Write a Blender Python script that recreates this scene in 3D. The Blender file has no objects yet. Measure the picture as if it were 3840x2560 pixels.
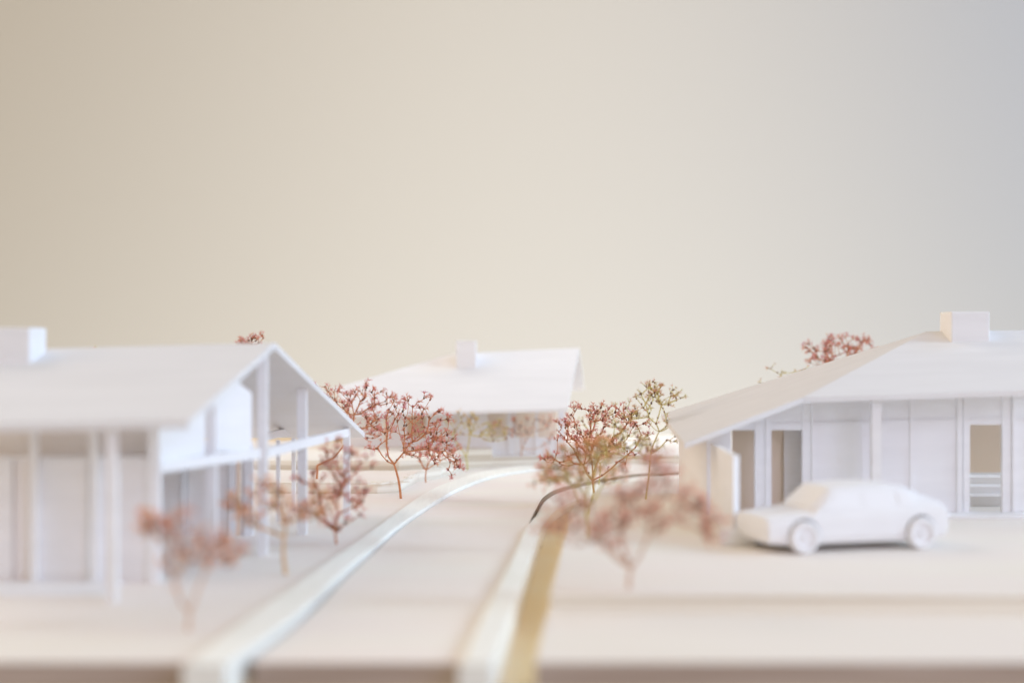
import bpy, bmesh, math, random
from mathutils import Vector, Matrix
from mathutils.geometry import intersect_line_plane

C = bpy.context.scene
COL = C.collection
S = 0.01                      # everything below is written in centimetres, built at true size
F = 5333.3                    # focal length in pixels of the 3840 px wide photograph
H = 4.4                       # lens height above the lower ground sheet (cm)

# ------------------------------------------------------------------ camera
cam = bpy.data.cameras.new('camera')
cam.lens = 50; cam.sensor_width = 36; cam.clip_start = 0.01; cam.clip_end = 60
cam.dof.use_dof = True; cam.dof.focus_distance = 0.395; cam.dof.aperture_fstop = 9.5
co = bpy.data.objects.new('camera', cam); COL.objects.link(co)
co.location = (0, 0, H*S); co.rotation_euler = (math.radians(90), 0, 0)
C.camera = co

# ------------------------------------------------------------------ light
w = bpy.data.worlds.new('World'); C.world = w; w.use_nodes = True
w.node_tree.nodes['Background'].inputs[0].default_value = (1.0, 0.89, 0.70, 1)
w.node_tree.nodes['Background'].inputs[1].default_value = 0.50

def area(name, loc, target, size, power, col, size_y=None):
    l = bpy.data.lights.new(name, 'AREA'); l.energy = power; l.color = col
    l.size = size
    if size_y: l.shape = 'RECTANGLE'; l.size_y = size_y
    o = bpy.data.objects.new(name, l); COL.objects.link(o)
    o.location = loc
    o.rotation_euler = (Vector(target)-Vector(loc)).to_track_quat('-Z', 'Y').to_euler()
    return o
wl = area('window_light', (1.85, 0.08, 0.86), (0, 0.34, 0), 0.60, 2.5, (0.58, 0.81, 1.0)); wl.data.spread = math.radians(62)
wb = area('warm_lamp', (-0.75, 0.95, 0.80), (0.0, 0.36, 0.0), 0.6, 0.75, (1.0, 0.90, 0.84)); wb.data.spread = math.radians(80)
area('warm_side_fill', (-1.0, 0.20, 0.28), (0.1, 0.36, 0.0), 0.6, 2.4, (1.0, 0.70, 0.42))  # added warm fill, lifts the shaded left-facing sides and the gutter
area('room_light', (0.9, -1.0, 0.7), (0.05, 0.35, 0), 0.9, 7.6, (0.60, 0.64, 1.0))
area('backdrop_fill', (0.04, 0.80, 0.45), (0.0, 1.5, -0.20), 0.5, 2.7, (1.0, 0.98, 0.93))  # added fill, makes the lower centre of the backdrop brightest
area('backdrop_warm_fill', (-1.05, 0.80, 0.45), (-0.65, 1.5, 0.1), 0.5, 1.0, (1.0, 0.70, 0.30))  # added warm fill, tints only the left of the backdrop
area('backdrop_cool_fill', (1.1, 0.80, 0.9), (0.7, 1.5, 0.4), 0.5, 6.6, (0.20, 0.47, 1.0))  # added cool fill, stands in for window spill on the backdrop's right

C.view_settings.view_transform = 'Standard'; C.view_settings.look = 'None'
C.view_settings.exposure = 0.11; C.view_settings.gamma = 1
try: C.view_settings.use_curve_mapping = False
except Exception: pass

# ------------------------------------------------------------------ helpers
def P(px, py, Y): return Vector(((px-1920)/F*Y, Y, H-(py-1280)/F*Y))
def G(px, py, z=0.0):
    Y = (H-z)*F/(py-1280); return Vector(((px-1920)/F*Y, Y, z))
def X(px, Y): return (px-1920)/F*Y
def Z(py, Y): return H-(py-1280)/F*Y
def ray(px, py, plane):
    p, n = plane; o = Vector((0, 0, H)); d = P(px, py, 1.0)-o
    return o+d*((p-o).dot(n)/d.dot(n))
def plane3(a, b, c): return (a, (b-a).cross(c-a).normalized())

def obj(name, bm, mats, parent=None, smooth=False, bevel=0):
    bmesh.ops.recalc_face_normals(bm, faces=bm.faces[:])
    off = Vector((0, 0, 0)) if parent is None else world_loc(parent)
    bmesh.ops.scale(bm, vec=(S, S, S), verts=bm.verts[:])
    if parent is not None: bmesh.ops.translate(bm, vec=-off, verts=bm.verts[:])
    me = bpy.data.meshes.new(name); bm.to_mesh(me); bm.free()
    for m in (mats if isinstance(mats, (list, tuple)) else [mats]): me.materials.append(m)
    if smooth: me.polygons.foreach_set('use_smooth', [True]*len(me.polygons))
    o = bpy.data.objects.new(name, me); COL.objects.link(o)
    if parent is not None: o.parent = parent
    if bevel:
        b = o.modifiers.new('bevel', 'BEVEL'); b.width = bevel*S; b.segments = 2; b.limit_method = 'ANGLE'
    return o
def world_loc(o):
    v = Vector((0, 0, 0))
    while o is not None: v += Vector(o.location); o = o.parent
    return v
def thing(name, label, cat, loc, group=None):
    o = bpy.data.objects.new(name, None); COL.objects.link(o); o.empty_display_size = 0.01
    o.location = Vector(loc)*S; o['label'] = label; o['category'] = cat
    if group: o['group'] = group
    return o
def struct(name, bm, mats, **k):
    o = obj(name, bm, mats, **k); o['kind'] = 'structure'; return o
def prism(bm, pts, thick, direction=None, side=0):
    """polygon pts (top face) extruded by thick along direction (default: down the normal)"""
    pts = [Vector(p) for p in pts]
    if direction is None:
        n = Vector((0, 0, 0))
        for i in range(len(pts)): n += pts[i].cross(pts[(i+1) % len(pts)])
        n.normalize()
        if n.z > 0: n = -n
        direction = n
    v1 = [bm.verts.new(p) for p in pts]; v2 = [bm.verts.new(p+direction*thick) for p in pts]
    bm.faces.new(v1); bm.faces.new(v2[::-1])
    for i in range(len(pts)):
        j = (i+1) % len(pts); f = bm.faces.new((v1[i], v2[i], v2[j], v1[j])); f.material_index = side
def box(bm, x0, x1, y0, y1, z0, z1):
    prism(bm, [(x0, y0, z1), (x1, y0, z1), (x1, y1, z1), (x0, y1, z1)], z1-z0, Vector((0, 0, -1)))
def bar(bm, a, b, wid, hei):
    """horizontal-ish beam whose bottom centreline runs a-b"""
    a = Vector(a); b = Vector(b); d = (b-a); s = Vector((-d.y, d.x, 0)).normalized()*wid/2
    u = Vector((0, 0, hei))
    prism(bm, [a-s+u, a+s+u, b+s+u, b-s+u], hei, Vector((0, 0, -1)))
def panel(bm, a, b, z0a, z1a, z0b, z1b, th=0.06):
    """vertical panel standing between plan points a and b"""
    a = Vector((a[0], a[1], 0)); b = Vector((b[0], b[1], 0)); d = b-a
    n = Vector((-d.y, d.x, 0)).normalized()
    prism(bm, [(a.x, a.y, z0a), (b.x, b.y, z0b), (b.x, b.y, z1b), (a.x, a.y, z1a)], th, n)
def one(fn, *a, **k):
    bm = bmesh.new(); fn(bm, *a, **k); return bm

# ------------------------------------------------------------------ materials
def mat(name, col, rough=0.7, spec=0.3):
    m = bpy.data.materials.new(name); m.use_nodes = True
    b = m.node_tree.nodes['Principled BSDF']
    b.inputs['Base Color'].default_value = (*col, 1); b.inputs['Roughness'].default_value = rough
    b.inputs['Specular IOR Level'].default_value = spec
    return m, m.node_tree, b
def noise_mix(nt, b, c1, c2, scale, stretch=(1, 1, 1), detail=4, lo=0.35, hi=0.65):
    tc = nt.nodes.new('ShaderNodeTexCoord'); mp = nt.nodes.new('ShaderNodeMapping')
    mp.inputs['Scale'].default_value = stretch
    no = nt.nodes.new('ShaderNodeTexNoise'); no.inputs['Scale'].default_value = scale; no.inputs['Detail'].default_value = detail
    cr = nt.nodes.new('ShaderNodeValToRGB')
    cr.color_ramp.elements[0].position = lo; cr.color_ramp.elements[1].position = hi
    cr.color_ramp.elements[0].color = (*c1, 1); cr.color_ramp.elements[1].color = (*c2, 1)
    L = nt.links.new
    L(tc.outputs['Object'], mp.inputs['Vector']); L(mp.outputs[0], no.inputs['Vector']); L(no.outputs['Fac'], cr.inputs[0])
    L(cr.outputs[0], b.inputs['Base Color'])
    return tc, mp, no, cr
def layer_bump(nt, b, freq, strength, axis='Z'):
    """fine layer lines of a printed part"""
    tc = nt.nodes.new('ShaderNodeTexCoord'); wv = nt.nodes.new('ShaderNodeTexWave')
    wv.bands_direction = axis; wv.inputs['Scale'].default_value = freq; wv.inputs['Distortion'].default_value = 0.6
    bp = nt.nodes.new('ShaderNodeBump'); bp.inputs['Strength'].default_value = strength; bp.inputs['Distance'].default_value = 0.0002
    nt.links.new(tc.outputs['Object'], wv.inputs['Vector']); nt.links.new(wv.outputs['Fac'], bp.inputs['Height'])
    nt.links.new(bp.outputs[0], b.inputs['Normal'])

PRINT, nt, b = mat('white_print', (0.86, 0.86, 0.87), 0.55)
noise_mix(nt, b, (0.88, 0.87, 0.885), (0.92, 0.91, 0.925), 60, (1, 1, 5)); layer_bump(nt, b, 620, 0.12)
ROOFM, nt, b = mat('white_roof_print', (0.86, 0.85, 0.86), 0.6)
noise_mix(nt, b, (0.88, 0.87, 0.885), (0.915, 0.905, 0.92), 90, (0.4, 3, 3)); layer_bump(nt, b, 200, 0.12, 'Y')
tr = nt.nodes.new('ShaderNodeBsdfTranslucent'); tr.inputs[0].default_value = (0.97, 0.92, 0.86, 1)   # thin print lets daylight through
mx = nt.nodes.new('ShaderNodeMixShader'); mx.inputs[0].default_value = 0.12
nt.links.new(b.outputs[0], mx.inputs[1]); nt.links.new(tr.outputs[0], mx.inputs[2]); nt.links.new(mx.outputs[0], nt.nodes['Material Output'].inputs['Surface'])
GLAZE, _, _ = mat('plain_white_print', (0.92, 0.91, 0.93), 0.5)
INNER, nt, b = mat('inner_wall_print', (0.93, 0.88, 0.86), 0.7); layer_bump(nt, b, 260, 0.2)
DARKIN, nt, b = mat('warm_tinted_inner_wall', (0.99, 0.82, 0.66), 0.8)  # tan puts the warm light inside openings and gaps into the wall colour

def ground_mat(name, c1, c2, c3):
    m, nt, b = mat(name, c1, 0.62, 0.35)
    tc, mp, no, cr = noise_mix(nt, b, c1, c2, 5.0, (2.0, 9, 1), 3, 0.38, 0.62)
    L = nt.links.new
    mp2 = nt.nodes.new('ShaderNodeMapping'); mp2.inputs['Scale'].default_value = (5, 190, 5)
    n2 = nt.nodes.new('ShaderNodeTexNoise'); n2.inputs['Scale'].default_value = 5; n2.inputs['Detail'].default_value = 6
    r2 = nt.nodes.new('ShaderNodeValToRGB'); r2.color_ramp.elements[0].position = 0.55; r2.color_ramp.elements[1].position = 0.9
    r2.color_ramp.elements[0].color = (0, 0, 0, 1)
    mx = nt.nodes.new('ShaderNodeMix'); mx.data_type = 'RGBA'
    L(tc.outputs['Object'], mp2.inputs[0]); L(mp2.outputs[0], n2.inputs['Vector']); L(n2.outputs['Fac'], r2.inputs[0])
    L(r2.outputs[0], mx.inputs['Factor']); L(cr.outputs[0], mx.inputs['A']); mx.inputs['B'].default_value = (*c3, 1)
    L(mx.outputs['Result'], b.inputs['Base Color'])
    bp = nt.nodes.new('ShaderNodeBump'); bp.inputs['Strength'].default_value = 0.15; bp.inputs['Distance'].default_value = 0.0003
    L(n2.outputs['Fac'], bp.inputs['Height']); L(bp.outputs[0], b.inputs['Normal'])
    return m
GROUND = ground_mat('pale_veneer', (0.92, 0.85, 0.80), (0.92, 0.87, 0.80), (0.86, 0.77, 0.67))
ROAD = ground_mat('road_veneer', (0.95, 0.87, 0.82), (0.955, 0.90, 0.83), (0.89, 0.80, 0.70))
BASE = ground_mat('golden_ply', (0.98, 0.83, 0.57), (0.98, 0.86, 0.63), (0.92, 0.70, 0.42))
# plywood edge: dark laminations over cream wood
PLY, nt, b = mat('ply_edge', (0.7, 0.6, 0.45), 0.75)
tc = nt.nodes.new('ShaderNodeTexCoord'); mp = nt.nodes.new('ShaderNodeMapping'); mp.inputs['Scale'].default_value = (2, 2, 420)
no = nt.nodes.new('ShaderNodeTexNoise'); no.inputs['Scale'].default_value = 2.6; no.inputs['Detail'].default_value = 4
cr = nt.nodes.new('ShaderNodeValToRGB'); cr.color_ramp.elements[0].position = 0.33; cr.color_ramp.elements[1].position = 0.52
cr.color_ramp.elements[0].color = (0.62, 0.53, 0.42, 1); cr.color_ramp.elements[1].color = (0.90, 0.85, 0.76, 1)
nt.links.new(tc.outputs['Object'], mp.inputs[0]); nt.links.new(mp.outputs[0], no.inputs['Vector'])
nt.links.new(no.outputs['Fac'], cr.inputs[0]); nt.links.new(cr.outputs[0], b.inputs['Base Color'])
BURNT, nt, b = mat('browned_cut_edge', (0.22, 0.17, 0.12), 0.8)
noise_mix(nt, b, (0.12, 0.09, 0.06), (0.42, 0.33, 0.24), 3, (6, 6, 60))
FRONT, nt, b = mat('brown_front_edge', (0.40, 0.29, 0.22), 0.8)
noise_mix(nt, b, (0.42, 0.32, 0.26), (0.60, 0.49, 0.42), 4, (6, 6, 160))
KERB, nt, b = mat('whitewashed_strip', (0.78, 0.79, 0.76), 0.8, 0.15)
noise_mix(nt, b, (0.93, 0.915, 0.85), (0.985, 0.965, 0.90), 160, (6, 0.35, 6), 5)
BACK, nt, b = mat('cream_backdrop', (0.515, 0.487, 0.435), 0.95, 0.1)

def floret_mat(name, cols):
    m, nt, b = mat(name, cols[0], 0.7, 0.2)
    g = nt.nodes.new('ShaderNodeNewGeometry'); cr = nt.nodes.new('ShaderNodeValToRGB')
    e = cr.color_ramp.elements; e[0].color = (*cols[0], 1); e[1].color = (*cols[-1], 1)
    for i, c in enumerate(cols[1:-1]):
        n = e.new((i+1)/(len(cols)-1)); n.color = (*c, 1)
    nt.links.new(g.outputs['Random Per Island'], cr.inputs[0]); nt.links.new(cr.outputs[0], b.inputs['Base Color'])
    tr = nt.nodes.new('ShaderNodeBsdfTranslucent'); mx = nt.nodes.new('ShaderNodeMixShader'); mx.inputs[0].default_value = 0.45
    nt.links.new(cr.outputs[0], tr.inputs[0]); nt.links.new(b.outputs[0], mx.inputs[1]); nt.links.new(tr.outputs[0], mx.inputs[2])
    nt.links.new(mx.outputs[0], nt.nodes['Material Output'].inputs['Surface'])
    return m
PINK = floret_mat('pink_floret', [(0.80, 0.31, 0.31), (0.88, 0.48, 0.35), (0.74, 0.30, 0.38), (0.90, 0.56, 0.28)])
ORANGE = floret_mat('orange_floret', [(0.92, 0.50, 0.27), (0.95, 0.62, 0.36), (0.88, 0.40, 0.30), (0.96, 0.70, 0.32)])
CORAL = floret_mat('coral_floret', [(0.84, 0.36, 0.28), (0.92, 0.54, 0.38), (0.78, 0.32, 0.33), (0.94, 0.60, 0.36)])
YELLOW = floret_mat('yellow_floret', [(0.76, 0.66, 0.24), (0.78, 0.50, 0.28), (0.66, 0.60, 0.24), (0.80, 0.54, 0.36)])
GREEN = floret_mat('green_floret', [(0.72, 0.66, 0.26), (0.80, 0.66, 0.32), (0.84, 0.42, 0.34), (0.70, 0.58, 0.28)])
BUD = floret_mat('dry_bud', [(0.30, 0.12, 0.10), (0.45, 0.20, 0.12), (0.14, 0.08, 0.06), (0.50, 0.26, 0.14)])
REDSTEM, _, _ = mat('reddish_stem', (0.62, 0.27, 0.13), 0.6)
OCHRESTEM, _, _ = mat('ochre_stem', (0.74, 0.48, 0.24), 0.6)
OLIVESTEM, _, _ = mat('olive_stem', (0.66, 0.56, 0.20), 0.6)
GREYSTEM, _, _ = mat('pale_stem', (0.72, 0.52, 0.40), 0.6)

# ------------------------------------------------------------------ backdrop, base board
bm = bmesh.new(); prof = []
for i in range(25):
    a = math.pi/2*i/24; prof.append((95+45*math.sin(a), -0.4+45*(1-math.cos(a))))
prof = [(-60, -1.55), (62, -1.55), (64, -0.4)]+prof+[(140, 190)]
rows = [[bm.verts.new((x, y, z)) for (y, z) in prof] for x in (-260, 260)]
for i in range(len(prof)-1): bm.faces.new((rows[0][i], rows[0][i+1], rows[1][i+1], rows[1][i]))
struct('backdrop', bm, BACK, smooth=True)

LOW = -0.36
struct('base_board', one(box, -22, 22, 19.9, 62, -1.5, LOW), [BASE])

# kerb lines in plan, from nearest to farthest
def plan(pts, z): return [G(a, b, z) for a, b in pts]
KL_out = [Vector((-4.36, 18.8, 0))]+plan([(889, 2326), (1106, 2180), (1310, 2040), (1481, 1918), (1594, 1838), (1701, 1793), (1828, 1757), (2042, 1731)], 0.15)
KL_in = [Vector((-3.80, 18.8, 0))]+plan([(1110, 2295), (1290, 2130), (1405, 2035), (1510, 1950), (1650, 1860), (1735, 1815), (1870, 1770), (2085, 1739)], 0.15)
KR_out = [Vector((-0.71, 18.8, 0))]+plan([(1785, 2334), (1868, 2180), (1922, 2081), (1972, 1967), (2012, 1885), (2046, 1838), (2118, 1806), (2286, 1773), (2440, 1757)], 0.15)+[Vector((9, 49.2, 0)), Vector((15, 49.6, 0))]
KR_in = [Vector((-0.27, 18.8, 0))]+plan([(1892, 2363), (1945, 2220), (1989, 2087), (2026, 1974), (2066, 1893), (2120, 1858), (2200, 1830), (2330, 1797), (2450, 1778)], 0.15)+[Vector((9, 46.6, 0)), Vector((15, 47.0, 0))]
def smoothline(pts, n=6):
    out = []
    q = [pts[0]]+list(pts)+[pts[-1]]
    for i in range(1, len(q)-2):
        p0, p1, p2, p3 = q[i-1], q[i], q[i+1], q[i+2]
        for k in range(n):
            t = k/n
            out.append(0.5*((2*p1)+(-p0+p2)*t+(2*p0-5*p1+4*p2-p3)*t*t+(-p0+3*p1-3*p2+p3)*t**3))
    out.append(pts[-1]); return [Vector((p.x, p.y, 0)) for p in out]
KLo, KLi, KRo, KRi = map(smoothline, (KL_out, KL_in, KR_out, KR_in))
def strip(bm, a, b, z0, ztop, tilt=0.01):
    n = len(a); v = []
    for i in range(n):
        zt = ztop(i/(n-1)); e = (b[i]-a[i])*0.12
        v.append([bm.verts.new((p.x, p.y, z)) for p, z in ((a[i], z0), (a[i], zt-0.05), (a[i]+e, zt), (b[i]-e*0.3, zt-tilt), (b[i], zt-tilt-0.015), (b[i], z0))])
    for i in range(n-1):
        for k in range(5): bm.faces.new((v[i][k], v[i][k+1], v[i+1][k+1], v[i+1][k]))
        bm.faces.new((v[i][5], v[i][0], v[i+1][0], v[i+1][5]))
    bm.faces.new(v[0]); bm.faces.new(v[-1][::-1])
struct('kerb', one(strip, KLo, KLi, LOW+0.004, lambda t: 0.16-0.05*t, 0.03), KERB)
struct('kerb', one(strip, KRo, KRi, LOW+0.004, lambda t: 0.15 if t < 0.36 else max(-0.09+0.08*(t-0.46), 0.15-0.31*(t-0.36)/0.10)), KERB)

# ground sheets: laid so that each side of the road is its own sheet with cut edges
YF = 19.5
def inside(line, dx): return [Vector((p.x+dx, p.y, 0)) for p in line if p.y > YF+0.1]
def firstx(line, y):
    for a, b in zip(line, line[1:]):
        if a.y <= y <= b.y: return a.x+(b.x-a.x)*(y-a.y)/(b.y-a.y)
    return line[0].x
def sheet(name, pts, top, mats, z0=LOW+0.004):
    bm = bmesh.new(); prism(bm, [(p[0], p[1], top) for p in pts], top-z0, Vector((0, 0, -1)), side=1)
    bmesh.ops.recalc_face_normals(bm, faces=bm.faces[:])
    for f in bm.faces:
        if f.normal.y < -0.97 and len(mats) > 2 and f.calc_center_median().y < 24: f.material_index = 2
    return struct(name, bm, mats)
left = [(-22, YF)]+[(firstx(KLo, YF)-0.01, YF)]+[(p.x-0.01, p.y) for p in inside(KLo, 0)]+[(1.5, 62), (-22, 62)]
sheet('ground', left, 0.0, [GROUND, PLY, FRONT])
road = [(firstx(KLi, YF)+0.16, YF)]+[(firstx(KRo, YF)-0.01, YF)]+[(p.x-0.01, p.y+0.02) for p in inside(KRo, 0)]+[(22, 49.8), (22, 62), (1.56, 62)]
road += [(p.x+0.01+0.08*min(1, max(0, (38-p.y)/14)), p.y) for p in reversed(inside(KLi, 0))]
sheet('road', road, 0.0, [ROAD, BURNT, FRONT])
# right-hand sheet, beyond the golden gutter
GR = [(2008, 2483), (2026, 2400), (2052, 2300), (2075, 2200), (2106, 2090), (2126, 2030)]
grp = [G(a, b) for a, b in GR]
rs = [(firstx([Vector((grp[0].x, YF, 0))], YF) if False else grp[0].x, YF)]+[(p.x, p.y) for p in grp[1:]]+[(1.45, 36.5), (2.0, 40), (3.0, 42.9), (4.6, 45.2), (9, 46.4), (15, 46.8), (22, 46.8), (22, YF)]
sheet('ground', rs, 0.0, [GROUND, BASE, FRONT])
# upper contour sheet on the right
up = [(0.62, 23.1), (22, 22.6), (22, 43.0), (5, 42.6), (3.3, 41.6), (2.35, 39.4), (1.9, 36.4), (1.48, 33.5), (1.25, 31.3), (1.05, 29.0), (0.80, 25.5)]
sheet('terrace', up, 0.30, [GROUND, BASE, PLY], 0.002)  # left riser is gold: its warm shade is put into the colour
# contour sheets on the left, rising towards the far house
sheet('terrace', [(-22, 41.0), (-9, 41.3), (-3.9, 41.2), (-3.3, 41.5), (-3.15, 43), (-2.95, 44.9), (-2.3, 45.9), (-2.1, 49.6), (0.0, 50.3), (1.4, 50.9), (3, 51.1), (22, 51.1), (22, 62), (-22, 62)], 0.30, [GROUND, PLY], 0.002)
sheet('terrace', [(-22, 45.6), (-7, 45.5), (-3.6, 45.3), (-2.7, 45.9), (-1.9, 47.2), (-1.75, 49.5), (-0.7, 50.0), (-0.9, 61.9), (-22, 61.9)], 0.60, [GROUND, PLY], 0.004)
sheet('terrace', [(-22, 54), (-6.2, 54.4), (-5.6, 55.2), (-5.4, 61.8), (-22, 61.8)], 0.90, [GROUND, BASE], 0.604)

# ragged paper fibres where the contour sheets end
rnd = random.Random(5)
bm = bmesh.new()
for (a, b_, z, n) in (((-4.0, 41.15), (-3.1, 41.6), 0.30, 22), ((-3.15, 42.4), (-3.0, 44.0), 0.3, 8), ((-2.8, 45.8), (-1.9, 47.3), 0.60, 30)):
    for i in range(n):
        t = rnd.random(); x = a[0]+(b_[0]-a[0])*t; y = a[1]+(b_[1]-a[1])*t-rnd.random()*0.12
        l = 0.06+0.16*rnd.random(); th = 0.02+0.03*rnd.random(); ang = rnd.uniform(-0.5, 0.5)
        d = Vector((math.cos(ang), math.sin(ang), 0))*l; s = Vector((-d.y, d.x, 0))*0.25
        c = Vector((x, y, z+0.005+rnd.random()*0.05))
        prism(bm, [c-d, c-s, c+d*0.9, c+s], th, Vector((0, 0, -1)))
o = obj('torn_fibre', bm, KERB); o['label'] = 'white torn paper fibres along the broken ends of the contour sheets'; o['category'] = 'torn paper'; o['kind'] = 'stuff'

# ------------------------------------------------------------------ house on the left
hl = thing('gabled_house', 'white model house at left with open gabled porch and square chimney', 'model house', (-6.5, 28, 0))
FC = P(708, 1576, 23.7); A_ = P(1030, 1284, 29.5); BC = P(1368, 1622, 37)
FL = P(-260, 1592, 23.7); RL = P(-260, 1318, 29.5); BL = P(300, 1650, 37); BL.z = BC.z
TH = 0.13
roof = obj('roof', one(prism, [FC, A_, RL, FL], TH, Vector((0, 0, -1))), ROOFM, hl)
obj('rear_roof', one(prism, [A_+Vector((0.002, 0.003, 0)), BC, BL, RL+Vector((0, 0.003, 0))], TH, Vector((0, 0, -1))), ROOFM, hl)
rp = plane3(FC, A_, FL)
def roofz(x, y, plane, off=TH+0.005):
    p, n = plane; return p.z-(n.x*(x-p.x)+n.y*(y-p.y))/n.z-off
# chimney
cz0 = roofz(X(-60, 28.6), 28.0, rp, 0.3)
bm = bmesh.new(); box(bm, X(-170, 28.2), X(112, 28.2), 28.2, 29.2, cz0, Z(1228, 28.2)); obj('chimney', bm, PRINT, roof, bevel=0.03)
def post(par, px, wpx, Y, z0, z1, name='post', m=PRINT, d=None):
    x = X(px, Y); wd = wpx/F*Y/2; dd = (d or wd*2)
    bm = bmesh.new(); box(bm, x-wd, x+wd, Y, Y+dd, z0, z1); return obj(name, bm, m, par)
# posts
x = X(415, 23.9); post(hl, 415, 38, 23.9, 0, roofz(x, 23.95, rp))
post(hl, 575, 42, 25.9, 0, roofz(X(575, 25.9), 25.9, rp))
post(hl, 350, 30, 25.86, 0, roofz(X(350, 25.9), 25.86, rp))
post(hl, 125, 28, 25.86, 0, roofz(X(125, 25.9), 25.86, rp))
post(hl, 792, 36, 27.78, 0, roofz(X(792, 27.8), 27.78, rp))
post(hl, 982, 36, 29.2, 0, roofz(X(982, 29.2), 29.2, rp, TH+0.02))
post(hl, 1131, 34, 32.4, 0, Z(1455, 32.4))
post(hl, 1299, 24, 35.9, 0, 2.26)
post(hl, 1042, 14, 34.9, 0, 1.98); post(hl, 1100, 14, 37.0, 0, 1.98); post(hl, 1212, 12, 43.0, 0.3, 1.9) if False else None
# beams of the open porch
c1 = (X(590, 25.98), 26.05, 2.0); c2 = (X(972, 29.28), 29.3, 2.0); c3 = (X(1295, 35.9), 35.95, 2.0)
obj('beam', one(bar, c1, c2, 0.15, 0.20), PRINT, hl)
obj('beam', one(bar, (c2[0]+0.1, c2[1]+0.12, 2.0), c3, 0.15, 0.20), PRINT, hl)
obj('beam', one(bar, (X(985, 34.4), 34.4, 2.0), (X(1120, 37.6), 37.6, 2.0), 0.15, 0.18), PRINT, hl)
# gable infill between corner post and ridge post
def gable(par, p0, p1, x0, x1, zb, name):
    y0 = p0[1]; y1 = p1[1]
    panel_bm = bmesh.new()
    panel(panel_bm, p0, p1, zb, roofz(p0[0], y0, rp)-0.0, zb, x1 if x1 else roofz(p1[0], y1, rp), 0.05)
    return obj(name, panel_bm, PRINT, par)
gable(hl, (X(598, 26.15), 26.15), (X(770, 27.7), 27.7), 0, 0, 2.2, 'gable_panel')
gable(hl, (X(806, 28.2), 28.2), (X(945, 29.05), 29.05), 0, 3.35, 2.2, 'gable_panel')
# front wall: lower panels, recessed bluish bay and clerestory band
zc = Z(1725, 25.9)
for (a, b_, dy, m) in ((-300, 38, 0.10, PRINT), (40, 110, 0.18, INNER), (141, 322, 0.10, PRINT), (334, 345, 0.2, INNER), (368, 553, 0.10, PRINT)):
    bm = bmesh.new(); box(bm, X(a, 25.9), X(b_, 25.9), 25.9+dy, 25.96+dy, 0, zc); obj('wall_panel', bm, m, hl)
bm = bmesh.new(); box(bm, X(-300, 26.4), X(556, 26.4), 26.45, 26.5, zc-0.02, roofz(-7, 26.5, rp)-0.05); obj('clerestory', bm, INNER, hl)
bm = bmesh.new(); box(bm, X(-300, 25.9), X(556, 25.9), 26.0, 26.44, zc+0.003, zc+0.05); obj('ledge', bm, PRINT, hl)
bm = bmesh.new(); box(bm, X(-300, 25.9), X(410, 25.0), 24.6, 25.85, 0.003, 0.04); obj('step', bm, PRINT, hl)
# recessed porch wall under the gable
for (a, b_, m) in ((560, 676, INNER), (706, 776, INNER), (780, 858, INNER), (884, 898, DARKIN), (902, 916, INNER)):
    bm = bmesh.new(); box(bm, X(a, 32.3), X(b_, 32.3), 32.34, 32.4, 0.0, 2.05); obj('porch_wall', bm, m, hl)
for a, wd in ((690, 24), (870, 24), (932, 32)): post(hl, a, wd, 32.25, 0, 2.05, d=0.16)
bm = bmesh.new(); box(bm, X(560, 32.3), X(950, 32.3), 29.5, 32.24, 2.06, 2.12); obj('ceiling', bm, INNER, hl)
bm = bmesh.new(); box(bm, -14, X(556, 32.3)-0.003, 26.6, 32.38, 0.0, 2.6); obj('inner_room', bm, INNER, hl)

# ------------------------------------------------------------------ house in the centre
hc = thing('hipped_house', 'white model house in the middle distance beyond the road bend with small chimney', 'model house', (0, 52, 0.3))
eR = P(2128, 1530, 50); eL = P(1330, 1552, 50); rR = P(2172, 1304, 54)
cp = plane3(eL, eR, rR)
rL = ray(1696, 1326, cp); LL = ray(1248, 1456, cp)
roofc = obj('roof', one(prism, [eR, rR, rL, LL, eL], 0.11, Vector((0, 0, -1))), ROOFM, hc)
bR = P(2190, 1452, 58); bL = rL+(bR-rR)
obj('rear_roof', one(prism, [rR+Vector((0, 0.003, 0)), bR, bL, rL+Vector((0, 0.003, 0))], 0.11, Vector((0, 0, -1))), ROOFM, hc)
obj('side_roof', one(prism, [rL+Vector((-0.003, 0.003, 0)), bL, LL+Vector((0, 2.5, 0)), LL+Vector((0, 0.003, 0))], 0.11, Vector((0, 0, -1))), ROOFM, hc)
bm = bmesh.new(); box(bm, X(1710, 52.8), X(1785, 52.8), 52.8, 53.6, 3.2, Z(1277, 52.8)); obj('chimney', bm, PRINT, roofc, bevel=0.02)
def cpz(y, x=0): return roofz(x, y, cp, 0.115)
Yw = 51.5; zs = Z(1640, Yw); zt = cpz(Yw, -2)
for a, b_ in ((1290, 1440), (1452, 1526), (1597, 1700), (1712, 1822)):
    bm = bmesh.new(); box(bm, X(a, Yw), X(b_, Yw), Yw, Yw+0.06, 0.304, cpz(Yw, X(b_, Yw)) - 0.02); obj('wall_panel', bm, PRINT, hc)
bm = bmesh.new(); box(bm, X(1826, Yw), X(2092, Yw), Yw+0.02, Yw+0.1, 0.304, zs); obj('low_wall', bm, PRINT, hc)
bm = bmesh.new(); box(bm, X(1526, Yw), X(1597, Yw), Yw+0.02, Yw+0.1, 0.304, zs); obj('low_wall', bm, PRINT, hc)
for a in (1703, 1824, 1912, 2012): post(hc, a, 10, Yw-0.02, 0.304, cpz(Yw, X(a, Yw))-0.02, 'mullion', d=0.1)
post(hc, 2106, 24, Yw-0.03, 0.304, cpz(Yw, X(2106, Yw))-0.02)
post(hc, 2106, 20, Yw+3.2, 0.304, cpz(Yw+3.2, X(2106, Yw+3))-0.3)
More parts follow.
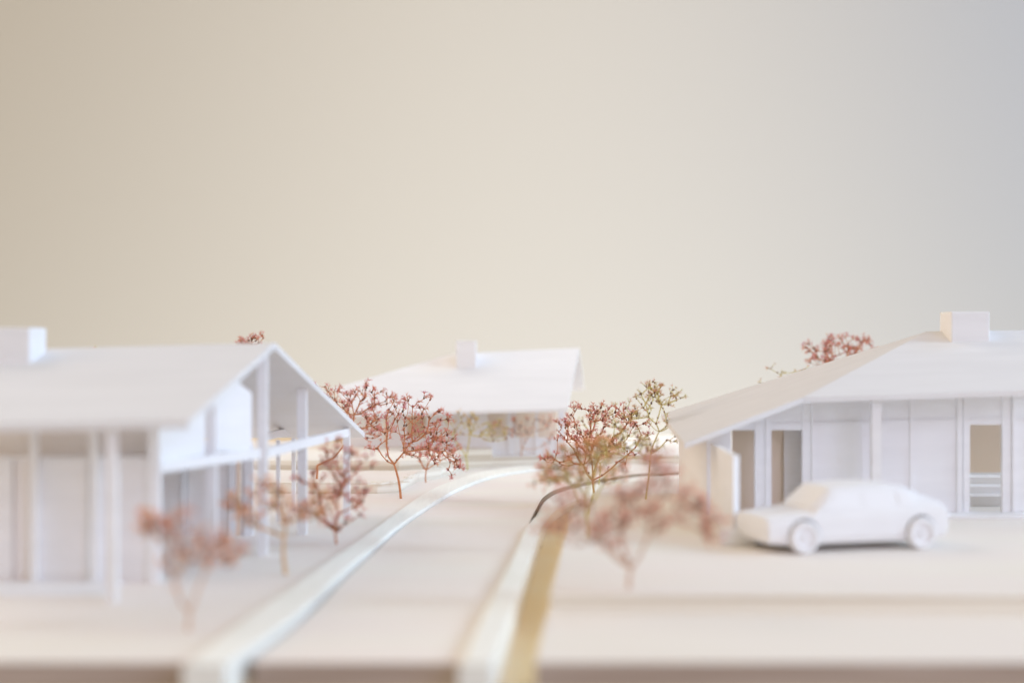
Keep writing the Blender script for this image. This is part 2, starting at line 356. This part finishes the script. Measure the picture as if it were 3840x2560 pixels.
bm = bmesh.new(); box(bm, X(1440, 52.9), X(2090, 52.9), 53.2, 53.3, 0.304, 2.9); obj('inner_wall', bm, DARKIN, hc)
bm = bmesh.new(); box(bm, X(1900, 52.9), X(1935, 52.9), 52.2, 52.3, 0.304, 2.3); obj('inner_wall', bm, INNER, hc)

# ------------------------------------------------------------------ house on the right
hr = thing('hipped_house', 'large white model house at right behind the parked car with broad chimney', 'model house', (7.5, 34, 0.3))
P1 = P(2480, 1552, 42.0); P2 = P(2568, 1662, 32.0); P3 = P(3010, 1490, 32.6)
P5 = P(3478, 1242, 36.4)
# keep the left slope planar: take the far corner on the plane of the other three
pa = plane3(P2, P3, P5); P1 = ray(2480, 1552, pa)
ER = P(3990, 1458, 32.6); pb = plane3(P3, ER, P5); RR = ray(3990, 1236, pb)
side = obj('side_roof', one(prism, [P2, P3, P5, P1], 0.12, Vector((0, 0, -1))), ROOFM, hr)
front = obj('roof', one(prism, [P3+Vector((0.003, 0, 0)), ER, RR, P5+Vector((0.003, 0, 0))], 0.12, Vector((0, 0, -1))), ROOFM, hr)
BRr = RR+Vector((0, 5, -1.6)); BP1 = P1+Vector((0.4, 2.5, 0))
obj('rear_roof', one(prism, [P5+Vector((0.003, 0.004, 0)), RR+Vector((0, 0.004, 0)), BRr, Vector((P5.x, BRr.y, BRr.z))], 0.12, Vector((0, 0, -1))), ROOFM, hr)
Yc = 35.6
bm = bmesh.new(); box(bm, X(3567, Yc), X(3712, Yc), Yc, Yc+0.95, 3.6, Z(1168, Yc)); obj('chimney', bm, PRINT, front, bevel=0.03)
def rz(x, y): return min(roofz(x, y, pa, 0.13), roofz(x, y, pb, 0.13))
Yf = 33.7; zg = 0.304
bm = bmesh.new(); box(bm, X(2900, 32.9), 15, 32.9, 33.9, zg, 0.36); obj('plinth', bm, PRINT, hr)
zb = Z(1612, Yf)     # door head
def wall(a, b_, z0, z1, Y=Yf, th=0.07, m=PRINT, name='wall_panel'):
    xa, xb = X(a, Y), X(b_, Y); bm = bmesh.new()
    ta = z1 if z1 else rz(xa, Y); tb = z1 if z1 else rz(xb, Y)
    panel(bm, (xa, Y), (xb, Y), z0, ta, z0, tb, th); return obj(name, bm, m, hr)
wall(2650, 3009, zb, None, name='wall_panel'); wall(3012, 3840+160, 0.365, None) if False else None
wall(2650, 2742, 0.365, zb-0.003)
wall(3022, 3234, 0.365, None, Yf+0.01); wall(3234.6, 3420, 0.365, None, Yf+0.01); wall(3420.6, 3606, 0.365, None, Yf+0.01)
wall(3606.6, 3790, Z(1592, Yf), None, Yf+0.01); wall(3790.6, 4060, 0.365, None, Yf+0.01)
for a, wd, dy in ((2862, 62, -0.02), (2880, 18, -0.06), (3030, 42, -0.02), (3050, 12, -0.06), (3234, 12, -0.005), (3420, 16, -0.02), (3600, 20, -0.04), (3625, 24, -0.02), (3775, 32, -0.02), (3803, 14, -0.04)):
    post(hr, a, wd, Yf+dy, 0.365, rz(X(a, Yf), Yf+dy)-0.01, d=0.1+abs(dy))
bm = bmesh.new(); bar(bm, (X(2700, Yf), Yf-0.02, Z(1596, Yf)), (X(4000, Yf), Yf-0.02, Z(1562, Yf)), 0.03, 0.03); obj('rail', bm, PRINT, hr)
post(hr, 3288, 34, 32.85, 0.365, rz(X(3288, 32.85), 32.85)-0.0)
# end wall facing the road, warm side
ew0 = (X(2652, Yf), Yf+0.08); ew1 = (X(2546, min(42.6, P1.y-0.5)), min(42.6, P1.y-0.5)); print('P1', P1)
bm = bmesh.new(); panel(bm, ew0, ew1, zg, rz(*ew0), zg, rz(*ew1)-0.02, -0.08); obj('end_wall', bm, PRINT, hr)
post(hr, 2625, 12, 36.0, zg, 2.05, 'end_post')
# inside of the house seen through the openings
bm = bmesh.new(); box(bm, X(2700, 36.5), X(2985, 36.5), 34.45, 34.5, zg, 2.3); obj('inner_wall', bm, DARKIN, hr)
bm = bmesh.new(); box(bm, X(2932, 34.6), X(3016, 34.6), 34.3, 34.35, zg, 2.6); obj('inner_wall', bm, INNER, hr)
bm = bmesh.new(); box(bm, X(3020, 34.6), 15, 34.9, 34.97, Z(1775, 34.6), 3.2); obj('inner_wall', bm, DARKIN, hr)
bm = bmesh.new()
for k in range(4): box(bm, X(3560, 36), X(3900, 36), 35.4+k*0.7, 36.1+k*0.7-0.003, zg, 0.55+0.17*k)
obj('inner_stair', bm, PRINT, hr)

# garden wall and low step in front of the right house
gw = bmesh.new()
a = (X(2752, 28.8), 28.8); b_ = (X(2664, 33.4), 33.4)
gw.free(); gw = bmesh.new()
prism(gw, [(a[0]-0.01, a[1], 2.08), (a[0]+0.13, a[1]+0.13, 2.08), (b_[0]+0.13, b_[1], 2.02), (b_[0], b_[1], 2.02)], 1.74, Vector((0, 0, -1)))
o = obj('garden_wall', gw, PRINT, thing('garden_wall', 'tall thin white wall standing end on between the car nose and the shaded ground', 'wall', (a[0], a[1], 0.304)), bevel=0.015); o.name = 'wall_slab'
t = thing('low_block', 'low white block at the foot of the thin wall beside the car nose', 'block', (X(2780, 29.2), 29.2, 0.304))
obj('block', one(box, X(2700, 28.6), X(2835, 28.6), 28.55, 28.78, 0.304, 0.62), PRINT, t, bevel=0.02)
obj('block', one(box, X(2770, 29), X(2835, 29), 28.783, 30.2, 0.304, 0.60), PRINT, t, bevel=0.02)

# ------------------------------------------------------------------ car
def car():
    c0 = G(3018, 2075, 0.304); c1 = G(3456, 2057, 0.304)
    d = (c1-c0); d.z = 0; L = d.length; d.normalize(); n = Vector((-d.y, d.x, 0))
    t = thing('parked_car', 'white model hatchback car parked in front of the right house', 'model car', (c0.x, c0.y, 0.304))
    def Wd(u, v, z): return c0+d*u+n*v+Vector((0, 0, z))
    W = 1.62
    # stations: u, z bottom, z shoulder, z roof, half width at shoulder, half width at top
    st = [(-0.76, .32, .61, .66, .74, .68), (-0.73, .20, .65, .69, .78, .71), (-0.40, .17, .69, .73, .80, .70), (0.0, .17, .73, .78, .81, .70), (0.20, .17, .75, .81, .81, .69),
          (0.66, .17, .77, 1.23, .81, .60), (1.20, .17, .78, 1.27, .81, .60), (1.8, .17, .79, 1.27, .81, .60), (2.25, .17, .80, 1.23, .80, .59), (2.62, .20, .80, 1.06, .79, .62), (3.05, .22, .80, .89, .80, .72), (3.13, .30, .76, .82, .79, .71)]
    bm = bmesh.new(); rings = []
    for (u, zb_, zs_, zt_, hw, ht) in st:
        row = []
        for (v, z) in ((-hw*0.93, zb_), (-hw, zb_+0.14), (-hw, zs_-0.12), (-hw*0.97, zs_), (-ht, zt_-0.06), (-ht+0.1, zt_), (ht-0.1, zt_), (ht, zt_-0.06), (hw*0.97, zs_), (hw, zs_-0.12), (hw, zb_+0.14), (hw*0.93, zb_)):
            row.append(bm.verts.new(Wd(u, v+0.81, z)))
        rings.append(row)
    for r0, r1 in zip(rings, rings[1:]):
        for k in range(12): bm.faces.new((r0[k], r0[(k+1) % 12], r1[(k+1) % 12], r1[k]))
    bm.faces.new(rings[0]); bm.faces.new(rings[-1][::-1])
    body = obj('body', bm, PRINT, t)
    body.modifiers.new('bevel', 'BEVEL').width = 0.0002
    # wheel arches cut out of the body
    for u in (0.0, L):
        for v in (-0.12, 1.74):
            bm = bmesh.new()
            bmesh.ops.create_cone(bm, cap_ends=True, segments=32, radius1=0.345, radius2=0.345, depth=0.62,
                                  matrix=Matrix.Translation(Wd(u, v, 0.33)) @ n.to_track_quat('Z', 'Y').to_matrix().to_4x4())
            me = bpy.data.meshes.new('arch')
            bmesh.ops.scale(bm, vec=(S, S, S), verts=bm.verts[:]); bmesh.ops.translate(bm, vec=-world_loc(t), verts=bm.verts[:])
            bm.to_mesh(me); bm.free(); cut = bpy.data.objects.new('cut', me); COL.objects.link(cut); cut.parent = t
            md = body.modifiers.new('arch', 'BOOLEAN'); md.object = cut; md.operation = 'DIFFERENCE'; md.solver = 'EXACT'
            cuts.append(cut)
    bodies.append(body)
    for u in (0.0, L):
        for v, s in ((0.0, -1), (1.62, 1)):
            q = n.to_track_quat('Z', 'Y').to_matrix().to_4x4(); c = Wd(u, v-s*0.05, 0.315)
            bm = bmesh.new(); prof = [(0.20, -0.12), (0.29, -0.12), (0.315, -0.08), (0.315, 0.08), (0.29, 0.12), (0.23, 0.13), (0.20, 0.09)]
            N = 36; rg = [[bm.verts.new(c+(q @ Vector((r*math.cos(2*math.pi*i/N), r*math.sin(2*math.pi*i/N), h*s)))) for (r, h) in prof] for i in range(N)]
            for i in range(N):
                j = (i+1) % N
                for k in range(len(prof)): bm.faces.new((rg[i][k], rg[j][k], rg[j][(k+1) % len(prof)], rg[i][(k+1) % len(prof)]))
            wh = obj('wheel', bm, PRINT, t, smooth=False)
            bm = bmesh.new()
            bmesh.ops.create_cone(bm, cap_ends=True, segments=28, radius1=0.205, radius2=0.19, depth=0.14, matrix=Matrix.Translation(c) @ q)
            bmesh.ops.create_cone(bm, cap_ends=True, segments=16, radius1=0.06, radius2=0.05, depth=0.24, matrix=Matrix.Translation(c) @ q)
            rim = obj('rim', bm, PRINT, wh)
    # windows, slightly proud panels
    def face(u0, u1, u2, u3, z0, z1, name):
        def vv(z): return 0.81-(0.785+(0.60-0.785)*(z-0.79)/(1.20-0.79))-0.008
        bm = bmesh.new(); prism(bm, [Wd(u0, vv(z0), z0), Wd(u1, vv(z0), z0), Wd(u2, vv(z1), z1), Wd(u3, vv(z1), z1)], 0.02, n)
        obj(name, bm, GLAZE, t)
    face(0.42, 1.22, 1.22, 0.78, 0.85, 1.15, 'side_window'); face(1.32, 2.00, 1.98, 1.32, 0.85, 1.15, 'side_window'); face(2.08, 2.42, 2.26, 2.06, 0.85, 1.13, 'side_window')
    a0, a1 = Wd(0.24, 0.20, 0.862), Wd(0.24, 1.42, 0.862); b1, b0 = Wd(0.63, 1.34, 1.215), Wd(0.63, 0.28, 1.215)
    obj('windscreen', one(prism, [a0, a1, b1, b0], 0.03, Vector((0, 0, -1))), GLAZE, t)
    for v in (0.2, 1.2):
        bm = bmesh.new(); prism(bm, [Wd(-0.77, v, 0.56), Wd(-0.77, v+0.24, 0.56), Wd(-0.73, v+0.24, 0.58), Wd(-0.73, v, 0.58)], 0.16, Vector((0, 0, -1))); obj('headlight', bm, PRINT, t)
cuts = []; bodies = []
car()
bpy.context.view_layer.update()
dg = bpy.context.evaluated_depsgraph_get()
for bdy in bodies:                      # bake the wheel arches so no cutter object stays in the scene
    me = bpy.data.meshes.new_from_object(bdy.evaluated_get(dg)); bdy.modifiers.clear(); bdy.data = me
for c in cuts: bpy.data.objects.remove(c, do_unlink=True)

# ------------------------------------------------------------------ dried-flower trees
def tube(bm, a, b, r0, r1, n=5):
    d = (b-a)
    if d.length < 1e-5: return
    q = d.to_track_quat('Z', 'Y'); va = []; vb = []
    for i in range(n):
        v = Vector((math.cos(2*math.pi*i/n), math.sin(2*math.pi*i/n), 0)); va.append(bm.verts.new(a+q @ (v*r0))); vb.append(bm.verts.new(b+q @ (v*r1)))
    for i in range(n): bm.faces.new((va[i], va[(i+1) % n], vb[(i+1) % n], vb[i]))
    bm.faces.new(vb); bm.faces.new(va[::-1])
def tree(seed, base, z, env, fork, n, label, flo, stem, lean=0, rt=0.045, fl=1.0, Y=None, group='dried flower trees', dens=3, shape=0.0, lobes=None):
    """base: photo pixel of the foot; env: crown centre and half sizes in photo pixels; fork: pixel of the first fork"""
    R = random.Random(seed)
    if Y is None: B = G(base[0], base[1], z)
    else: B = Vector((X(base[0], Y), Y, z))
    Yd = B.y; k = Yd/F
    cc = P(env[0], env[1], Yd); rx, rz_ = env[2]*k, env[3]*k; ry = rx*0.75
    t = thing('dried_flower_tree', label, 'model tree', B, group)
    rt *= 0.66; n = int(n*0.8)
    FK = P(fork[0], fork[1], Yd)
    # crown points gathered in a few lobes, so that gaps stay open between the sprays
    if lobes is None:
        lobes = []; m = R.randint(5, 7)
        for i in range(m):
            a = math.pi*(-0.12+1.24*(i+0.5)/m)+R.uniform(-0.15, 0.15); q = R.uniform(0.5, 0.72)
            lobes.append((env[0]-env[2]*q*math.cos(a), env[1]-env[3]*(q*math.sin(a)-0.18)-shape*math.cos(a)*env[3], env[2]*R.uniform(0.26, 0.40), env[3]*R.uniform(0.30, 0.46), R.uniform(0.6, 1.4)))
    tot = sum(l[4] for l in lobes); pts = []
    for (lx, lz, lrx, lrz, wt) in lobes:
        c = P(lx, lz, Yd)+Vector((0, R.uniform(-0.55, 0.55)*ry, 0)); m = max(2, int(n*wt/tot)); q = 0
        while q < m:
            p = Vector((R.uniform(-1, 1), R.uniform(-1, 1), R.uniform(-1, 1)))
            if p.length > 1 or (p.length < 0.5 and R.random() < 0.6): continue
            pts.append(c+Vector((p.x*lrx*k*1.25, p.y*lrx*k*1.1, p.z*lrz*k*1.2))); q += 1
    for i in range(int(n*0.2)):       # stray sprays between the lobes
        a_, b2 = R.choice(lobes), R.choice(lobes); f = R.random()
        c = P(a_[0]*f+b2[0]*(1-f), a_[1]*f+b2[1]*(1-f)-R.uniform(-20, 30), Yd)
        pts.append(c+Vector((R.uniform(-1, 1)*30*k, R.uniform(-1, 1)*60*k, R.uniform(-1, 1)*26*k)))
    pts.sort(key=lambda p: (p-FK).length)
    nodes = [(B, -1, 0.0), (FK, 0, (FK-B).length)]
    for p in pts:
        best, bi = 1e9, 1
        for i in range(1, len(nodes)):
            q, par, pl = nodes[i]; dd = (p-q).length
            cost = dd+0.42*pl
            if par > 0:
                v1 = (q-nodes[par][0]); 
                if v1.length > 0 and dd > 0: cost += 0.28*dd*(1-v1.dot(p-q)/(v1.length*dd))
            if cost < best: best, bi = cost, i
        nodes.append((p, bi, nodes[bi][2]+(p-nodes[bi][0]).length))
    N = len(nodes); kids = [0]*N; load = [1]*N
    for i in range(N-1, 0, -1):
        kids[nodes[i][1]] += 1; load[nodes[i][1]] += load[i]
    rad = [max(0.008, min(rt*0.80, 0.0060*math.sqrt(load[i])+0.003)) for i in range(N)]
    # trunk with a little bend and knots
    bm = bmesh.new(); prev = B; pr = rt*1.15; K = 5
    side_ = Vector((R.uniform(-1, 1), 0, 0))*0.05*(FK-B).length
    for i in range(1, K+1):
        f = i/K; q = B.lerp(FK, f)+side_*math.sin(f*math.pi); r = rt*(1.15-0.3*f); tube(bm, prev, q, pr, r, 8); prev, pr = q, r
    kn = bmesh.ops.create_icosphere(bm, subdivisions=1, radius=rt*1.15, matrix=Matrix.Translation(FK))
    obj('trunk', bm, stem, t, smooth=True)
    bmT = bmesh.new(); bmF = bmesh.new(); bmB = bmesh.new()
    def bud(p, r):
        bmesh.ops.create_icosphere(bmB, subdivisions=1, radius=r, matrix=Matrix.Translation(p) @ Matrix.Diagonal((1, 1, R.uniform(0.9, 1.5), 1)))
    def star(p, d, s):
        d = d.normalized()
        # a small calyx with spikes fanned round the twig direction
        m = R.randint(4, 6); u = d.orthogonal().normalized(); w_ = d.cross(u)
        c = bmF.verts.new(p-d*s*0.25)
        ring = []; tips = []
        a0 = R.uniform(0, 6.28)
        for i in range(m):
            a = a0+2*math.pi*i/m; o_ = u*math.cos(a)+w_*math.sin(a); a2 = a+math.pi/m; o2 = u*math.cos(a2)+w_*math.sin(a2)
            ring.append(bmF.verts.new(p+o2*s*0.17+d*s*0.15)); tips.append(bmF.verts.new(p+o_*s*R.uniform(0.7, 2.2)+d*s*R.uniform(0.5, 2.2)))
        top = bmF.verts.new(p+d*s*0.3)
        for i in range(m):
            r0 = ring[i-1]; r1 = ring[i]; tp = tips[i]
            bmF.faces.new((c, r0, tp)); bmF.faces.new((c, tp, r1)); bmF.faces.new((top, tp, r0)); bmF.faces.new((top, r1, tp))
    for i in range(2, N):
        p, par, _ = nodes[i]; q = nodes[par][0]; d = p-q; L_ = d.length
        if L_ < 1e-4: continue
        bow = d.orthogonal().normalized()*L_*R.uniform(-0.14, 0.14)+Vector((0, 0, -0.07*L_))
        m1 = q.lerp(p, 0.35)+bow; m2 = q.lerp(p, 0.7)+bow*0.8
        r0 = rad[par]*0.8 if par > 1 else rad[i]*1.15; r0 = min(r0, rad[i]*1.5)
        tube(bmT, q, m1, r0, rad[i]); tube(bmT, m1, m2, rad[i], rad[i]); tube(bmT, m2, p, rad[i], rad[i]*0.85)
        if R.random() < 0.8: bud(p, R.uniform(0.024, 0.036)*fl)
        if L_ > 0.3 and R.random() < 0.6: bud(m1+Vector((0, 0, 0.02)), R.uniform(0.02, 0.033)*fl)
        # side spurs carrying florets
        ns = dens+(1 if kids[i] == 0 else -1)
        for s_ in range(max(1, ns)):
            dirn = (d.normalized()*0.7+Vector((R.uniform(-1, 1), R.uniform(-1, 1), R.uniform(-0.5, 1.1)))).normalized()
            l = R.uniform(0.07, 0.19)*fl; st_ = q.lerp(p, R.uniform(0.45, 1.0))+bow*0.4 if kids[i] else p
            e = st_+dirn*l
            tube(bmT, st_, e, 0.009, 0.007, 4)
            star(e, dirn, R.uniform(0.034, 0.062)*fl)
            if R.random() < 0.55:
                e2 = st_+dirn*l*0.55; d2 = (dirn+Vector((R.uniform(-1, 1), R.uniform(-1, 1), R.uniform(-1, 1)))).normalized()
                star(e2+d2*0.03, d2, R.uniform(0.030, 0.050)*fl)
            if R.random() < 0.4: bud(st_+dirn*l*0.4, 0.018*fl)
    obj('branches', bmT, stem, t, smooth=True); obj('florets', bmF, flo, t); obj('buds', bmB, BUD, t, smooth=True)
    return t

tree(11, (708, 2362), 0, (690, 2065, 175, 130), (712, 2290), 84, 'small blurred pink tree nearest the front left corner of the board', ORANGE, GREYSTEM, rt=0.05, dens=2,
     lobes=[(545, 1975, 40, 35, 1), (640, 1990, 45, 40, 1.2), (700, 1985, 30, 60, .6), (735, 2060, 60, 50, 1.5), (815, 2090, 60, 60, 2.6), (650, 2130, 45, 45, .8)])
tree(12, (1072, 2152), 0, (1035, 1890, 200, 85), (1066, 2010), 84, 'orange brown tree with a wide flat crown in front of the porch posts', ORANGE, OCHRESTEM, rt=0.05, dens=2,
     lobes=[(885, 1885, 60, 35, 1), (960, 1930, 50, 50, .8), (1020, 1850, 55, 55, 1.6), (1110, 1930, 55, 40, 1), (1195, 1900, 55, 60, 1.2)])
tree(13, (1262, 2038), 0, (1265, 1820, 125, 165), (1258, 1985), 84, 'pink tree with a tall narrow crown beside the right end of the porch', PINK, REDSTEM, rt=0.035,
     lobes=[(1230, 1700, 70, 50, 1.3), (1320, 1750, 60, 55, 1.3), (1180, 1790, 50, 40, .7), (1270, 1830, 75, 55, 1.8), (1340, 1880, 55, 50, 1), (1210, 1890, 50, 50, .8), (1275, 1960, 50, 30, .6)])
tree(14, (1188, 1795), 0.3, (1310, 1550, 165, 105), (1190, 1745), 96, 'red tree behind the porch roof with its fork seen under the beam', PINK, REDSTEM, rt=0.05,
     lobes=[(1215, 1460, 35, 30, .5), (1290, 1500, 50, 35, 1), (1370, 1480, 55, 30, 1), (1350, 1550, 70, 50, 1.8), (1440, 1490, 45, 30, .8), (1400, 1610, 60, 45, 1.4)])
tree(25, (1503, 1868), 0, (1550, 1640, 175, 140), (1478, 1740), 130, 'crisp red tree left of the road with the largest sharp crown', PINK, REDSTEM, rt=0.048, dens=3,
     lobes=[(1425, 1570, 45, 45, .8), (1400, 1670, 25, 30, .3), (1500, 1530, 50, 40, 1.1), (1590, 1535, 45, 35, 1), (1470, 1600, 35, 40, .5), (1620, 1600, 60, 50, 2), (1660, 1680, 60, 55, 2.8), (1560, 1690, 50, 50, 1.1), (1700, 1750, 40, 30, .7), (1540, 1600, 40, 40, .5)])
tree(16, (1597, 1808), 0, (1640, 1700, 105, 70), (1598, 1762), 34, 'short red tree half hidden behind the crisp red one', PINK, REDSTEM, rt=0.03, dens=2)
tree(17, (1752, 1762), 0.0, (1770, 1625, 120, 62), (1748, 1715), 52, 'yellow green tree in front of the middle house wall', YELLOW, OLIVESTEM, rt=0.04, dens=2,
     lobes=[(1745, 1570, 35, 22, 1), (1690, 1620, 40, 30, .9), (1800, 1610, 50, 28, 1.2), (1865, 1630, 45, 25, .9)])
tree(18, (1956, 1728), 0.3, (1968, 1618, 105, 58), (1957, 1680), 42, 'small salmon tree in front of the middle house window', ORANGE, GREYSTEM, rt=0.045, dens=2, Y=51.0,
     lobes=[(1895, 1605, 40, 25, .9), (1965, 1595, 45, 35, 1.2), (2040, 1580, 30, 25, .7), (2060, 1640, 25, 25, .4)])
tree(19, (2236, 1886), 0, (2250, 1650, 165, 120), (2222, 1800), 145, 'crisp dark red tree growing right of the road bend', PINK, REDSTEM, rt=0.04, dens=3,
     lobes=[(2165, 1535, 25, 35, .4), (2130, 1610, 45, 40, 1.4), (2190, 1640, 50, 45, 1.5), (2250, 1550, 45, 35, 1), (2260, 1640, 60, 40, 1.3), (2340, 1560, 45, 30, 1), (2390, 1620, 40, 40, .7), (2080, 1720, 40, 25, .7), (2320, 1700, 60, 40, 1), (2180, 1710, 50, 40, .9)])
tree(20, (2246, 1815), 0.0, (2262, 1590, 85, 95), (2250, 1740), 34, 'greenish slender tree behind the crisp dark red one', GREEN, OLIVESTEM, rt=0.03, dens=2)
tree(21, (2422, 1872), 0.3, (2455, 1545, 105, 115), (2440, 1700), 84, 'tall slim olive tree touching the tip of the right roof', GREEN, OLIVESTEM, rt=0.03, dens=2, fl=0.85,
     lobes=[(2410, 1455, 25, 22, .4), (2460, 1450, 30, 25, .8), (2500, 1490, 45, 30, 1.3), (2450, 1500, 30, 35, .7), (2380, 1540, 45, 35, 1.2), (2440, 1570, 25, 30, .4), (2500, 1620, 25, 45, .5), (2535, 1660, 15, 35, .3)])
tree(22, (2208, 2068), 0.0, (2165, 1770, 165, 115), (2198, 1905), 140, 'blurred orange tree with a broad crown right of the gutter', ORANGE, OLIVESTEM, rt=0.04, dens=2,
     lobes=[(2055, 1790, 50, 35, .9), (2130, 1720, 55, 45, 1.2), (2230, 1690, 60, 45, 1.6), (2300, 1770, 55, 40, .9), (2170, 1790, 55, 35, .8)])
tree(23, (2196, 1975), 0.0, (2330, 1680, 150, 85), (2225, 1850), 64, 'soft yellow tree between the gutter and the tall olive tree', YELLOW, OLIVESTEM, rt=0.03, dens=2)
tree(24, (2360, 2205), 0.3, (2350, 1915, 290, 145), (2368, 2125), 200, 'big out of focus coral tree on the right terrace edge with forked stem', CORAL, GREYSTEM, rt=0.055, dens=2,
     lobes=[(2100, 1960, 60, 75, 1.4), (2160, 1870, 50, 50, .8), (2290, 1970, 60, 60, 1.2), (2370, 1890, 65, 50, 1.2), (2500, 1820, 65, 55, 1.2), (2470, 1740, 50, 40, .5), (2580, 1880, 50, 45, .9), (2650, 1965, 40, 40, .9), (2270, 2040, 45, 35, .6), (2440, 1950, 50, 40, .8)])
tree(31, (3150, 1800), 0.0, (3150, 1318, 130, 60), (3150, 1420), 90, 'rust red tree rising behind the right house roof', PINK, REDSTEM, Y=47.0, dens=3, rt=0.06,
     lobes=[(3060, 1320, 50, 40, 1.3), (3120, 1300, 45, 35, 1), (3190, 1300, 50, 35, 1), (3250, 1300, 35, 30, .8), (3110, 1350, 60, 25, 1)])
tree(32, (2940, 1800), 0.0, (2935, 1440, 75, 50), (2940, 1520), 10, 'green tree of which only twig tips show over the right roof', GREEN, OLIVESTEM, Y=45.5, dens=2,
     lobes=[(2925, 1405, 18, 18, 1), (2865, 1430, 18, 16, .6), (3000, 1385, 18, 14, .6)])
tree(33, (940, 1800), 0.3, (940, 1300, 50, 40), (940, 1380), 30, 'pink tree tip peeking over the left house ridge by the gable', PINK, REDSTEM, Y=42.5, dens=2,
     lobes=[(925, 1285, 30, 14, 1), (965, 1275, 25, 14, 1)])
tree(34, (345, 1800), 0.3, (338, 1335, 30, 32), (345, 1400), 3, 'tiny green twig tip peeking over the left house ridge near the chimney', GREEN, OLIVESTEM, Y=42.5, dens=1,
     lobes=[(345, 1310, 12, 10, 1)])

# pin heads left in the board
for (px, py, z, lb) in ((2478, 1782, 0.3, 'tiny black pin head on the ground right of the olive tree'),
                        (2026, 2052, LOW, 'tiny dark pin head in the golden gutter')):
    g = G(px, py, z); bm = bmesh.new(); bmesh.ops.create_icosphere(bm, subdivisions=2, radius=0.03, matrix=Matrix.Translation(g+Vector((0, 0, 0.012))))
    tt = thing('pin', lb, 'pin', g); obj('pin_head', bm, BURNT, tt)
